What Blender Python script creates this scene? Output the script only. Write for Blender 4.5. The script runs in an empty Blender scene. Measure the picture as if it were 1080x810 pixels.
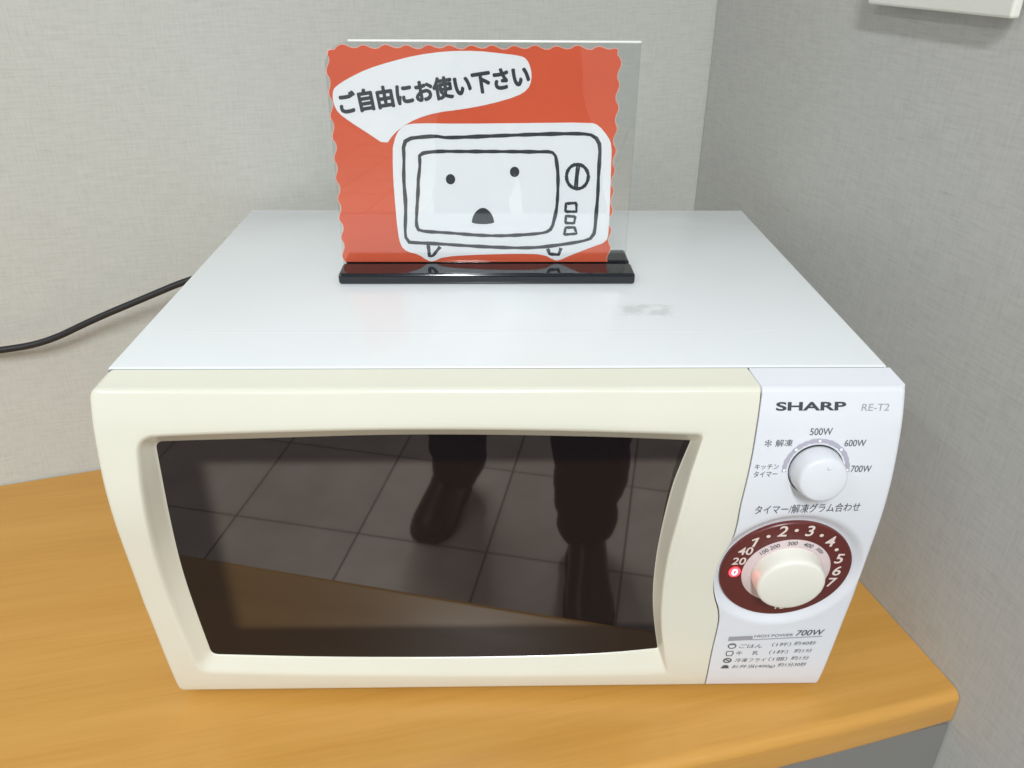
import bpy, bmesh, math, random
from mathutils import Vector, Matrix, noise as mnoise
from mathutils.geometry import tessellate_polygon
random.seed(7)
SC = bpy.context.scene
COL = SC.collection

# ---------------------------------------------------------------- measured layout (metres)
# origin: on the table top under the middle of the microwave front; x right, y back, z up
CAM = (-0.00372, -0.41025, 0.47707, -0.02362, 0.48975, 0.00784, 28.93147)
TOPZ = 0.25995
DIVIDER = [(0.14831, 0.25719), (0.14849, 0.25357), (0.14689, 0.23446), (0.14598, 0.21574), (0.14441, 0.19564), (0.14319, 0.17977), (0.14363, 0.16559), (0.14288, 0.15204), (0.13974, 0.14211), (0.13715, 0.12896), (0.1368, 0.11274), (0.13988, 0.09933), (0.14387, 0.08933), (0.14568, 0.07828), (0.14562, 0.06615), (0.14507, 0.04696), (0.14568, 0.01536), (0.14592, 0.00779)]
GLASS_TOP = [(-0.20315, 0.21926), (-0.18262, 0.22001), (-0.13439, 0.22133), (-0.07161, 0.22338), (-0.01603, 0.22321), (0.03429, 0.22194), (0.07369, 0.22058), (0.11287, 0.21835)]
GLASS_RIGHT = [(0.11287, 0.21835), (0.10937, 0.20398), (0.10585, 0.18847), (0.10377, 0.17173), (0.10222, 0.15442), (0.10093, 0.13335), (0.10084, 0.11799), (0.10122, 0.10049), (0.10291, 0.0824), (0.10596, 0.06369), (0.10983, 0.04386)]
GLASS_BOTTOM = [(0.10983, 0.04386), (0.08082, 0.04005), (0.05227, 0.0381), (0.00769, 0.03686), (-0.03681, 0.03675), (-0.12455, 0.0383), (-0.20064, 0.04221)]
GLASS_LEFT = [(-0.20064, 0.04221), (-0.20403, 0.08096), (-0.20658, 0.1204), (-0.20601, 0.16311), (-0.20315, 0.21926)]
BEVEL_TOP = [(-0.20899, 0.23017), (-0.17728, 0.23171), (-0.13053, 0.23318), (-0.0697, 0.2343), (-0.01567, 0.23406), (0.03321, 0.23327), (0.07143, 0.23197), (0.11756, 0.23033)]
BEVEL_RIGHT = [(0.11756, 0.23033), (0.1142, 0.21712), (0.11147, 0.20362), (0.10932, 0.18569), (0.10745, 0.16669), (0.10567, 0.14747), (0.1051, 0.13234), (0.10552, 0.11046), (0.10669, 0.09163), (0.10878, 0.06948), (0.11746, 0.02385)]
BEVEL_BOTTOM = [(0.11746, 0.02385), (0.0813, 0.02284), (0.04779, 0.02288), (0.00768, 0.02303), (-0.03693, 0.02381), (-0.1248, 0.02586), (-0.21058, 0.03046)]
BEVEL_LEFT = [(-0.21058, 0.03046), (-0.21597, 0.0786), (-0.21669, 0.12915), (-0.21296, 0.1791), (-0.20899, 0.23017)]
PRINT = [('SHARP', (0.15738, 0.24253), (0.19786, 0.24261), 0.0049, 'brand'), ('RE-T2', (0.2068, 0.24234), (0.22283, 0.2424), 0.00393, 'model'), ('500W', (0.17829, 0.22808), (0.19155, 0.22828), 0.00422, 'p'), ('600W', (0.19943, 0.22106), (0.21204, 0.22112), 0.00414, 'p'), ('700W', (0.2057, 0.20443), (0.21786, 0.20449), 0.00437, 'p'), ('解凍', (0.15892, 0.221), (0.16901, 0.22122), 0.00446, 'p'), ('キッチン', (0.14846, 0.20645), (0.16276, 0.20664), 0.00344, 'p'), ('タイマー', (0.14845, 0.20126), (0.16254, 0.2016), 0.00401, 'p'), ('タイマー/解凍グラム合わせ', (0.153, 0.17425), (0.21659, 0.17634), 0.00678, 'p'), ('HIGH POWER', (0.17238, 0.06171), (0.19869, 0.06288), 0.0026, 's'), ('700W', (0.2006, 0.06299), (0.22002, 0.06384), 0.0056, 'i'), ('ごはん', (0.16361, 0.05131), (0.17967, 0.05136), 0.00402, 's'), ('（1杯）', (0.18608, 0.05256), (0.19921, 0.05266), 0.00401, 's'), ('約40秒', (0.20119, 0.05349), (0.21631, 0.05384), 0.004, 's'), ('牛', (0.16263, 0.04391), (0.16703, 0.04399), 0.0041, 's'), ('（1杯）', (0.18555, 0.04459), (0.19856, 0.04483), 0.0041, 's'), ('約1分', (0.20269, 0.0458), (0.2152, 0.04605), 0.00408, 's'), ('冷凍フライ', (0.16283, 0.03647), (0.18473, 0.03658), 0.00419, 's'), ('（1個）', (0.18638, 0.0373), (0.19938, 0.03755), 0.00419, 's'), ('約1分', (0.202, 0.03826), (0.21463, 0.03836), 0.00418, 's'), ('お弁当(400g)', (0.1618, 0.0293), (0.19225, 0.02973), 0.00431, 's'), ('約1分30秒', (0.19401, 0.03094), (0.21411, 0.03138), 0.00429, 's'), ('乳', (0.17359, 0.04404), (0.17809, 0.04412), 0.00417, 's')]
FLAKE = ((0.15473, 0.22326), 0.00209)
BAR = [(0.15503, 0.05857), (0.15509, 0.06266), (0.17111, 0.06355), (0.17179, 0.05946)]
RULE = [(0.17184, 0.05918), (0.1717, 0.06003), (0.21897, 0.06288), (0.21915, 0.06203)]
ICONS = [[(0.15555, 0.05057), (0.16168, 0.05621)], [(0.15513, 0.043), (0.16094, 0.04846)], [(0.15454, 0.03585), (0.16064, 0.04099)], [(0.15391, 0.0302), (0.16007, 0.03394)]]
DIALNUM = [('0', (0.14918, 0.12447), 46), ('20', (0.15036, 0.13422), 42), ('40', (0.15308, 0.14311), 44), ('1', (0.15802, 0.15076), 52), ('.', (0.16509, 0.15584), 0), ('2', (0.17324, 0.16007), 58), ('.', (0.18161, 0.16073), 0), ('3', (0.19012, 0.16021), 58), ('.', (0.1981, 0.15627), 0), ('4', (0.2048, 0.15105), 58), ('.', (0.2104, 0.14375), 0), ('5', (0.21399, 0.13574), 56), ('6', (0.21516, 0.12468), 56), ('7', (0.21434, 0.11407), 54), ('10', (0.2055, 0.1061), 44), ('15', (0.18506, 0.09184), 40)]
SKIRTNUM = [('100', (0.16277, 0.14498), 36), ('200', (0.16891, 0.1503), 22), ('300', (0.18077, 0.15397), 0), ('400', (0.19211, 0.15067), -24), ('500g', (0.19997, 0.14412), -48)]
BUBBLE = [(-0.11292, 0.38527), (-0.11222, 0.39023), (-0.10952, 0.39281), (-0.10243, 0.39709), (-0.08855, 0.40347), (-0.0727, 0.40814), (-0.05477, 0.41238), (-0.03479, 0.41495), (-0.01489, 0.41525), (0.00281, 0.41348), (0.01392, 0.41229), (0.01839, 0.41023), (0.0214, 0.40396), (0.02176, 0.39655), (0.01915, 0.39075), (0.01195, 0.3864), (-0.00623, 0.38133), (-0.02451, 0.37797), (-0.04282, 0.37571), (-0.0567, 0.37169), (-0.06611, 0.36676), (-0.07334, 0.36113), (-0.07912, 0.35363), (-0.09168, 0.3622), (-0.10256, 0.36932), (-0.11003, 0.37504), (-0.11249, 0.38028)]
CUTOUT = [(-0.07435, 0.35204), (-0.07149, 0.36114), (-0.06609, 0.36721), (-0.05684, 0.36858), (-0.02701, 0.36823), (0.01442, 0.36881), (0.06287, 0.36941), (0.06875, 0.36764), (0.07622, 0.35931), (0.07869, 0.3536), (0.07911, 0.33967), (0.07991, 0.31574), (0.08049, 0.29087), (0.0792, 0.28373), (0.06754, 0.27935), (0.05288, 0.27339), (0.0443, 0.26921), (0.04053, 0.26974), (0.03293, 0.27417), (0.01303, 0.27469), (-0.01675, 0.27391), (-0.04158, 0.27235), (-0.04917, 0.26844), (-0.05361, 0.26923), (-0.06008, 0.27417), (-0.06862, 0.27624), (-0.07282, 0.28061), (-0.07444, 0.29078), (-0.07533, 0.32036), (-0.07527, 0.33699)]
BODYLINE = [(-0.06692, 0.35206), (-0.06624, 0.35594), (-0.06241, 0.35845), (-0.05498, 0.35915), (-0.04338, 0.36009), (-0.0388, 0.35875), (-0.0249, 0.35924), (0.00292, 0.36045), (0.03539, 0.36168), (0.06093, 0.36198), (0.06686, 0.35996), (0.07015, 0.35541), (0.07075, 0.34897), (0.0705, 0.33257), (0.07094, 0.32059), (0.07033, 0.30093), (0.07003, 0.28832), (0.06479, 0.28475), (0.04266, 0.28115), (0.02537, 0.27909), (0.00309, 0.27934), (-0.0216, 0.28062), (-0.04618, 0.28241), (-0.06335, 0.28317), (-0.06823, 0.28368), (-0.06931, 0.29078), (-0.06728, 0.31066), (-0.06814, 0.32993), (-0.0669, 0.344)]
SCREENLINE = [(-0.05603, 0.34634), (-0.05501, 0.34819), (-0.04376, 0.3496), (-0.0251, 0.34942), (0.00294, 0.34949), (0.02636, 0.34932), (0.03855, 0.34958), (0.04013, 0.34426), (0.04193, 0.33252), (0.04193, 0.3108), (0.04006, 0.3009), (0.03789, 0.29186), (0.02762, 0.28983), (0.00307, 0.28829), (-0.01656, 0.28879), (-0.03855, 0.2908), (-0.05804, 0.2918), (-0.06084, 0.29456), (-0.0597, 0.30822), (-0.05771, 0.32519), (-0.05808, 0.32757), (-0.05588, 0.33937)]
FEETLINES = [[(-0.0526, 0.28164), (-0.05198, 0.27261), (-0.0495, 0.27287), (-0.0438, 0.2801)], [(0.0358, 0.27857), (0.0374, 0.27443), (0.04414, 0.27391), (0.0457, 0.27909)]]
DIALLINE = [(0.06338, 0.33208), (0.06305, 0.32906), (0.06181, 0.32639), (0.05979, 0.32441), (0.05725, 0.32335), (0.05449, 0.32336), (0.05186, 0.32443), (0.04969, 0.32643), (0.04823, 0.32911), (0.04766, 0.33213), (0.04804, 0.33513), (0.04933, 0.33775), (0.05135, 0.33967), (0.05387, 0.34068), (0.05659, 0.34064), (0.05918, 0.33958), (0.06134, 0.3376), (0.0628, 0.33495)]
DIALBAR = [[(0.05492, 0.34009), (0.05395, 0.32418)], [(0.0566, 0.33962), (0.05573, 0.33254), (0.05563, 0.32418)]]
BUTTONLINES = [[(0.04816, 0.31252), (0.05564, 0.31302), (0.05592, 0.30663), (0.0479, 0.30662)], [(0.04851, 0.3034), (0.05535, 0.30291), (0.05458, 0.29791), (0.04822, 0.29816)], [(0.04859, 0.29464), (0.05496, 0.2949), (0.05689, 0.2901), (0.04756, 0.28933)]]
EYES = [(-0.03475, 0.32999), (0.01079, 0.33529)]
MOUTH = (-0.012, 0.30334)
SIGNTEXT = [(-0.10738, 0.37417), (0.02068, 0.39355)]
SIGNPX = 0.00061
STAIN = (0.09912, 0.10265)
EMBOSS = [(-0.19611, 0.06701), (-0.01681, 0.06761), (0.17814, 0.06963), (0.19422, 0.07553)]
# ---------------------------------------------------------------- tuning values
WORLD = .25
EXPOSURE = 0
LAMPS = [((-.02, -2.05, 1.95), .12, 1.25, 88), ((-1.35, -1.3, 1.95), .2, 1.25, 13), ((.9, -3.1, 1.95), .28, 1.25, 16), ((-1.0, -3.2, 1.95), .28, 1.25, 16)]
C_CREAM = (.715, .702, .608); C_PANEL = (.71, .73, .785); C_KNOB = (.80, .785, .72); C_TOP = (.80, .83, .85)
C_WALL = (.528, .53, .493); C_WALL2 = (.54, .534, .51)
C_WOOD = (.56, .288, .062); C_RED = (.70, .115, .05); C_TILE = (.84, .715, .625)
GLASS_IOR = 1.80
DIAL_C = (.1820, .1250); DIAL_R = .0414; SKIRT_R = .0280; KNOB_C = (.1847, .2060); KNOB2 = .0158

# ---------------------------------------------------------------- camera
cam_d = bpy.data.cameras.new('camera')
cam = bpy.data.objects.new('camera', cam_d)
COL.objects.link(cam)
cx, cy, cz, yaw, pitch, roll, lens = CAM
fw = Vector((-math.sin(yaw)*math.cos(pitch), math.cos(yaw)*math.cos(pitch), -math.sin(pitch)))
rt = Vector((math.cos(yaw), math.sin(yaw), 0))
up = rt.cross(fw)
rt2 = rt*math.cos(roll) + up*math.sin(roll)
up2 = up*math.cos(roll) - rt*math.sin(roll)
cam.matrix_world = Matrix(((rt2.x, up2.x, -fw.x, cx), (rt2.y, up2.y, -fw.y, cy), (rt2.z, up2.z, -fw.z, cz), (0, 0, 0, 1)))
cam_d.sensor_width = 36; cam_d.lens = lens
cam_d.clip_start = .02; cam_d.clip_end = 100
SC.camera = cam

# ---------------------------------------------------------------- light: an office room with ceiling fixtures
w = bpy.data.worlds.new('World'); SC.world = w; w.use_nodes = True
bg = w.node_tree.nodes['Background']
bg.inputs[0].default_value = (.93, .985, 1, 1); bg.inputs[1].default_value = WORLD
SC.cycles.blur_glossy = .1
SC.view_settings.view_transform = 'Standard'; SC.view_settings.look = 'None'
SC.view_settings.exposure = EXPOSURE; SC.view_settings.gamma = 1
ROT = math.radians(12.5)                       # the room is turned against the microwave
CORNER = Vector((.235, .440, 0))
U = Vector((math.cos(ROT), math.sin(ROT), 0)); V = Vector((-math.sin(ROT), math.cos(ROT), 0))
def uv(u, v, z=0): return CORNER + U*u + V*v + Vector((0, 0, z))
def ceiling_lamp(pos, sx, sy, power, color=(.95, .99, 1), rz=ROT, aim=None):
    d = bpy.data.lights.new('ceiling_lamp', 'AREA'); d.shape = 'RECTANGLE'; d.size = sx; d.size_y = sy
    d.energy = power; d.color = color
    o = bpy.data.objects.new('ceiling_lamp', d); COL.objects.link(o)
    o.location = pos; o.rotation_euler = (0, 0, rz)
    return o
for a in LAMPS: ceiling_lamp(*a)

# ---------------------------------------------------------------- materials
def mat(name, color, rough=.5, spec=.5, **kw):
    m = bpy.data.materials.new(name); m.use_nodes = True
    b = m.node_tree.nodes['Principled BSDF']
    b.inputs['Base Color'].default_value = (*color, 1)
    b.inputs['Roughness'].default_value = rough
    b.inputs['Specular IOR Level'].default_value = spec
    for k, v in kw.items(): b.inputs[k.replace('_', ' ')].default_value = v
    return m
def nd(m, t, **kw):
    n = m.node_tree.nodes.new(t)
    for k, v in kw.items():
        if k.startswith('i_'):
            n.inputs[k[2:].replace('_', ' ')].default_value = v
        else: setattr(n, k, v)
    return n
def ln(m, a, ao, b, bi): m.node_tree.links.new(a.outputs[ao], b.inputs[bi])
def bsdf(m): return m.node_tree.nodes['Principled BSDF']
def math_n(m, op, a=None, b=None, c=None):
    n = nd(m, 'ShaderNodeMath', operation=op)
    for i, x in enumerate((a, b, c)):
        if x is None: continue
        if isinstance(x, (int, float)): n.inputs[i].default_value = x
        else: m.node_tree.links.new(x, n.inputs[i])
    return n.outputs[0]
def noise(m, vec, scale, loc=(0, 0, 0), detail=3, rough=.55, sc=1.0):
    mp = nd(m, 'ShaderNodeMapping'); mp.inputs['Scale'].default_value = scale; mp.inputs['Location'].default_value = loc
    m.node_tree.links.new(vec, mp.inputs['Vector'])
    n = nd(m, 'ShaderNodeTexNoise'); n.inputs['Scale'].default_value = sc
    n.inputs['Detail'].default_value = detail; n.inputs['Roughness'].default_value = rough
    ln(m, mp, 0, n, 'Vector')
    return n.outputs['Fac']
def ramp(m, fac, stops):
    r = nd(m, 'ShaderNodeValToRGB')
    while len(r.color_ramp.elements) < len(stops): r.color_ramp.elements.new(.5)
    for e, (p, c) in zip(r.color_ramp.elements, stops):
        e.position = p; e.color = (*c, 1)
    m.node_tree.links.new(fac, r.inputs[0])
    return r.outputs[0]
def objco(m): return nd(m, 'ShaderNodeTexCoord').outputs['Object']

def plastic(name, color, rough=.28, var=.03):
    m = mat(name, color, rough, .5)
    co = objco(m)
    n = noise(m, co, (7, 7, 7), detail=7, rough=.65)
    c = ramp(m, n, [(.3, (color[0]*(1-var), color[1]*(1-var*1.1), color[2]*(1-var*1.6))), (.7, color)])
    m.node_tree.links.new(c, bsdf(m).inputs['Base Color'])
    f = noise(m, co, (90, 90, 90), detail=4, loc=(3, 1, 2))
    r = math_n(m, 'MULTIPLY_ADD', f, .03, rough-.015)
    m.node_tree.links.new(r, bsdf(m).inputs['Roughness'])
    b = nd(m, 'ShaderNodeBump'); b.inputs['Strength'].default_value = .03; b.inputs['Distance'].default_value = .0002
    m.node_tree.links.new(noise(m, co, (30, 30, 30), detail=2), b.inputs['Height'])
    ln(m, b, 0, bsdf(m), 'Normal')
    return m
M_cream = plastic('cream_plastic', C_CREAM, .17)
M_white = plastic('white_plastic', C_PANEL, .20)
M_knob = plastic('knob_plastic', C_KNOB, .34)
M_gap = mat('shadow_gap', (.03, .03, .03), .8)
M_ink = mat('grey_ink', (.085, .087, .10), .5)
M_ink_light = mat('light_grey_ink', (.32, .32, .36), .5)
M_arc = mat('arc_ink', (.40, .38, .46), .5)
M_brand = mat('brand_ink', (.045, .05, .06), .4)
M_brown = plastic('brown_dial_plastic', (.11, .016, .014), .35)
M_numeral = mat('numeral_print', (.74, .62, .58), .5)
M_skirt = plastic('dial_skirt_plastic', (.66, .55, .56), .35)
M_foot = mat('black_rubber', (.02, .02, .02), .8)
M_cable = mat('black_cable', (.012, .012, .014), .45)

def coated_metal():
    m = mat('white_coated_steel', C_TOP, .22, .5)
    co = objco(m)
    sep = nd(m, 'ShaderNodeSeparateXYZ'); m.node_tree.links.new(co, sep.inputs[0])
    n = noise(m, co, (4, 4, 4), detail=4)
    base = ramp(m, n, [(.3, tuple(c*.95 for c in C_TOP)), (.7, C_TOP)])
    # leftover grey sticky-tape patch
    def edge(sock, a, b):
        n = nd(m, 'ShaderNodeMapRange', interpolation_type='SMOOTHSTEP'); m.node_tree.links.new(sock, n.inputs[0])
        n.inputs[1].default_value = min(a, b); n.inputs[2].default_value = max(a, b)
        n.inputs[3].default_value, n.inputs[4].default_value = (1, 0) if a < b else (0, 1)
        return n.outputs[0]
    dx = math_n(m, 'ABSOLUTE', math_n(m, 'SUBTRACT', sep.outputs[0], STAIN[0]))
    dy = math_n(m, 'ABSOLUTE', math_n(m, 'SUBTRACT', sep.outputs[1], STAIN[1]))
    inx = edge(math_n(m, 'MULTIPLY_ADD', noise(m, co, (90, 90, 90), detail=4), .018, dx), .0205, .0300)
    iny = edge(math_n(m, 'MULTIPLY_ADD', noise(m, co, (150, 150, 150), detail=4, loc=(5, 0, 0)), .016, dy), .0135, .0205)
    blot = edge(noise(m, co, (60, 80, 70), detail=4, loc=(1.7, 4.3, 0), rough=.5), .56, .30)
    mask = math_n(m, 'MULTIPLY', math_n(m, 'MULTIPLY', inx, iny), blot)
    # faint wipe marks and rare specks
    streak = noise(m, co, (9, 26, 8), detail=5, loc=(2, 7, 1))
    smear = ramp(m, streak, [(.52, (0, 0, 0)), (.70, (1, 1, 1))])
    speck = nd(m, 'ShaderNodeTexVoronoi'); speck.inputs['Scale'].default_value = 11
    m.node_tree.links.new(co, speck.inputs['Vector'])
    spk = math_n(m, 'LESS_THAN', speck.outputs['Distance'], .010)
    mx = nd(m, 'ShaderNodeMix', data_type='RGBA'); m.node_tree.links.new(math_n(m, 'MULTIPLY', mask, .42), mx.inputs[0])
    m.node_tree.links.new(base, mx.inputs[6]); mx.inputs[7].default_value = (.42, .43, .42, 1)
    mx2 = nd(m, 'ShaderNodeMix', data_type='RGBA'); m.node_tree.links.new(math_n(m, 'MULTIPLY', spk, .5), mx2.inputs[0])
    ln(m, mx, 2, mx2, 6); mx2.inputs[7].default_value = (.3, .28, .24, 1)
    ln(m, mx2, 2, bsdf(m), 'Base Color')
    sm = nd(m, 'ShaderNodeSeparateColor'); m.node_tree.links.new(smear, sm.inputs[0])
    m.node_tree.links.new(math_n(m, 'MULTIPLY_ADD', sm.outputs[0], .05, .22), bsdf(m).inputs['Roughness'])
    return m
M_top = coated_metal()

def wallpaper(name, color):
    m = mat(name, color, .8, .25)
    co = objco(m)
    h = noise(m, co, (45, 45, 520), detail=3)                # horizontal threads
    v = noise(m, co, (560, 560, 60), detail=3, loc=(9, 2, 4))       # vertical threads
    big = noise(m, co, (2.2, 2.2, 2.2), detail=2)
    wv = math_n(m, 'ADD', math_n(m, 'MULTIPLY', h, .55), math_n(m, 'MULTIPLY', v, .45))
    slub = noise(m, co, (38, 38, 330), detail=2, loc=(3, 8, 1))
    slubm = ramp(m, slub, [(.66, (0, 0, 0)), (.74, (1, 1, 1))])
    lo = tuple(c*.915 for c in color); hi = tuple(min(1, c*1.06) for c in color)
    c1 = ramp(m, wv, [(.36, lo), (.5, color), (.64, hi)])
    mx = nd(m, 'ShaderNodeMix', data_type='RGBA')
    s = nd(m, 'ShaderNodeSeparateColor'); m.node_tree.links.new(slubm, s.inputs[0])
    m.node_tree.links.new(math_n(m, 'MULTIPLY', s.outputs[0], .22), mx.inputs[0])
    m.node_tree.links.new(c1, mx.inputs[6]); mx.inputs[7].default_value = (*[c*.6 for c in color], 1)
    mx2 = nd(m, 'ShaderNodeMix', data_type='RGBA', blend_type='MULTIPLY'); mx2.inputs[0].default_value = 1
    ln(m, mx, 2, mx2, 6)
    m.node_tree.links.new(ramp(m, big, [(.3, (.95, .95, .96)), (.7, (1, 1, .99))]), mx2.inputs[7])
    ln(m, mx2, 2, bsdf(m), 'Base Color')
    b = nd(m, 'ShaderNodeBump'); b.inputs['Strength'].default_value = .25; b.inputs['Distance'].default_value = .0005
    m.node_tree.links.new(wv, b.inputs['Height']); ln(m, b, 0, bsdf(m), 'Normal')
    return m
M_wall = wallpaper('woven_wallpaper', C_WALL)
M_wall_side = wallpaper('woven_wallpaper_side', C_WALL2)

def wood():
    m = mat('orange_wood_laminate', C_WOOD, .32, .5)
    co = objco(m)
    g = noise(m, co, (2.2, 42, 42), detail=5, rough=.6)
    f = noise(m, co, (14, 330, 330), detail=3, loc=(4, 1, 0))
    b_ = noise(m, co, (1.6, 5, 5), detail=3, loc=(8, 3, 0))
    s = math_n(m, 'ADD', math_n(m, 'MULTIPLY', g, .5), math_n(m, 'ADD', math_n(m, 'MULTIPLY', f, .25), math_n(m, 'MULTIPLY', b_, .25)))
    lo = (C_WOOD[0]*.91, C_WOOD[1]*.87, C_WOOD[2]*.8); hi = (C_WOOD[0]*1.07, C_WOOD[1]*1.09, C_WOOD[2]*1.25)
    m.node_tree.links.new(ramp(m, s, [(.36, lo), (.5, C_WOOD), (.64, hi)]), bsdf(m).inputs['Base Color'])
    r = math_n(m, 'MULTIPLY_ADD', g, .16, .26)
    m.node_tree.links.new(r, bsdf(m).inputs['Roughness'])
    return m
M_wood = wood()
M_panel = plastic('dark_grey_panel', (.20, .195, .185), .5)  # even dark grey over the whole front panel

def door_glass():
    m = mat('dark_door_glass', (.010, .007, .007), .03, .5)
    co = objco(m)
    sep = nd(m, 'ShaderNodeSeparateXYZ'); m.node_tree.links.new(co, sep.inputs[0])
    def soft(sock, c, half, fall):
        d = math_n(m, 'ABSOLUTE', math_n(m, 'SUBTRACT', sock, c))
        n = nd(m, 'ShaderNodeMapRange', interpolation_type='SMOOTHSTEP')
        m.node_tree.links.new(d, n.inputs[0]); n.inputs[1].default_value = half; n.inputs[2].default_value = half+fall
        n.inputs[3].default_value = 1; n.inputs[4].default_value = 0
        return n.outputs[0]
    mk = math_n(m, 'MULTIPLY', soft(sep.outputs[0], -.031, .140, .013), soft(sep.outputs[2], .1355, .0640, .008))
    # the perforated screen behind the clear middle of the glass mirrors more strongly than its black printed border
    m.node_tree.links.new(math_n(m, 'MULTIPLY_ADD', mk, GLASS_IOR-1.38, 1.38), bsdf(m).inputs['IOR'])
    c = nd(m, 'ShaderNodeMix', data_type='RGBA'); m.node_tree.links.new(mk, c.inputs[0])
    c.inputs[6].default_value = (.010, .0075, .0085, 1); c.inputs[7].default_value = (.018, .0115, .0095, 1)
    ln(m, c, 2, bsdf(m), 'Base Color')
    m.node_tree.links.new(math_n(m, 'MULTIPLY_ADD', mk, .008, .02), bsdf(m).inputs['Roughness'])
    return m
M_glass = door_glass()

def acrylic():
    m = bpy.data.materials.new('clear_acrylic'); m.use_nodes = True
    nt = m.node_tree; nt.nodes.remove(bsdf(m)); out = nt.nodes['Material Output']
    lw = nd(m, 'ShaderNodeLayerWeight'); lw.inputs['Blend'].default_value = .5
    f5 = math_n(m, 'MULTIPLY_ADD', math_n(m, 'POWER', lw.outputs['Facing'], 5), .92, .068)
    tr = nd(m, 'ShaderNodeBsdfTransparent'); tr.inputs[0].default_value = (.99, .995, .993, 1)
    gl = nd(m, 'ShaderNodeBsdfGlossy'); gl.inputs['Roughness'].default_value = .01
    mx = nd(m, 'ShaderNodeMixShader')
    m.node_tree.links.new(f5, mx.inputs[0]); ln(m, tr, 0, mx, 1); ln(m, gl, 0, mx, 2); ln(m, mx, 0, out, 0)
    return m
M_acryl = acrylic()
M_acryl_edge = mat('polished_acrylic_edge', (.80, .80, .77), .2)
M_base = mat('black_acrylic_base', (.012, .014, .018), .08, .6)
def paper(name, c, var=.06):
    m = mat(name, c, .6, .3); co = objco(m)
    n = noise(m, co, (25, 25, 25), detail=5)
    m.node_tree.links.new(ramp(m, n, [(.3, tuple(x*(1-var) for x in c)), (.7, c)]), bsdf(m).inputs['Base Color'])
    return m
M_red = paper('red_paper', C_RED); M_pink = paper('pale_card_edge', (.80, .52, .46)); M_paper = paper('white_paper', (.84, .855, .885), .03)
M_marker = mat('marker_ink', (.035, .042, .05), .6)
M_box = plastic('box_plastic', (.80, .80, .74), .4)

def lit(name, c, s):
    m = mat(name, c, .4)
    b = bsdf(m); b.inputs['Emission Color'].default_value = (*c, 1); b.inputs['Emission Strength'].default_value = s
    return m
M_halo = lit('red_halo_glow', (1, .02, .03), 9)  # emissive red for the glow put around the lit numeral
M_led0 = lit('lit_numeral', (1, .60, .58), 2.2)

def tiles():
    m = mat('floor_tile', (.50, .46, .42), .35); co = objco(m)
    br = nd(m, 'ShaderNodeTexBrick'); br.offset = 0; br.inputs['Scale'].default_value = 1
    br.inputs['Brick Width'].default_value = .297; br.inputs['Row Height'].default_value = .297
    br.inputs['Mortar Size'].default_value = .0026; br.inputs['Mortar Smooth'].default_value = .1
    br.inputs['Color1'].default_value = (*C_TILE, 1); br.inputs['Color2'].default_value = (*[c*.86 for c in C_TILE], 1)
    br.inputs['Mortar'].default_value = (.20, .17, .15, 1)
    m.node_tree.links.new(co, br.inputs['Vector'])
    mx = nd(m, 'ShaderNodeMix', data_type='RGBA', blend_type='MULTIPLY'); mx.inputs[0].default_value = 1
    ln(m, br, 0, mx, 6)
    m.node_tree.links.new(ramp(m, noise(m, co, (7, 7, 7), detail=6), [(.3, (.78, .76, .74)), (.7, (1, 1, 1))]), mx.inputs[7])
    ln(m, mx, 2, bsdf(m), 'Base Color')
    return m
M_tile = tiles()
def cloth(name, c):
    m = mat(name, c, .85, .2); co = objco(m)
    m.node_tree.links.new(ramp(m, noise(m, co, (60, 60, 200), detail=4), [(.3, tuple(x*.7 for x in c)), (.7, c)]), bsdf(m).inputs['Base Color'])
    return m
M_trousers = cloth('dark_trouser_cloth', (.015, .015, .020))
M_leather = mat('black_leather', (.014, .014, .016), .3)

# ---------------------------------------------------------------- mesh helpers
def tag(o, label=None, cat=None, group=None, kind=None):
    for k, v in (('label', label), ('category', cat), ('group', group), ('kind', kind)):
        if v: o[k] = v
    return o
def link(name, me, m=None, parent=None):
    o = bpy.data.objects.new(name, me); COL.objects.link(o)
    if m:
        for k in (m if isinstance(m, (list, tuple)) else [m]): me.materials.append(k)
    if parent: o.parent = parent
    return o
def mesh(name, vs, fs, m=None, parent=None, smooth=False, mi=None):
    me = bpy.data.meshes.new(name); me.from_pydata([tuple(v) for v in vs], [], fs); me.update()
    o = link(name, me, m, parent)
    if smooth: me.polygons.foreach_set('use_smooth', [True]*len(me.polygons))
    if mi: me.polygons.foreach_set('material_index', mi)
    return o
def from_bm(name, bm, m=None, parent=None, smooth=False, fix=True):
    if fix: bmesh.ops.recalc_face_normals(bm, faces=bm.faces)
    me = bpy.data.meshes.new(name); bm.to_mesh(me); bm.free()
    o = link(name, me, m, parent)
    if smooth: me.polygons.foreach_set('use_smooth', [True]*len(me.polygons))
    return o
def sharp(o, deg=30):
    me = o.data; me.polygons.foreach_set('use_smooth', [True]*len(me.polygons))
    me.set_sharp_from_angle(angle=math.radians(deg))
def empty(name, loc=(0, 0, 0), rz=0):
    o = bpy.data.objects.new(name, None); COL.objects.link(o); o.location = loc; o.rotation_euler = (0, 0, rz)
    o.empty_display_size = .05
    return o
def box_bm(x0, x1, y0, y1, z0, z1, bev=0, seg=3, bm=None):
    b = bmesh.new()
    bmesh.ops.create_cube(b, size=1)
    for v in b.verts:
        v.co = Vector((x0+(v.co.x+.5)*(x1-x0), y0+(v.co.y+.5)*(y1-y0), z0+(v.co.z+.5)*(z1-z0)))
    if bev: bmesh.ops.bevel(b, geom=b.edges[:], offset=bev, segments=seg, profile=.5, affect='EDGES')
    if bm is None: return b
    me = bpy.data.meshes.new('t'); b.to_mesh(me); b.free(); bm.from_mesh(me); bpy.data.meshes.remove(me)
    return bm
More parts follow.
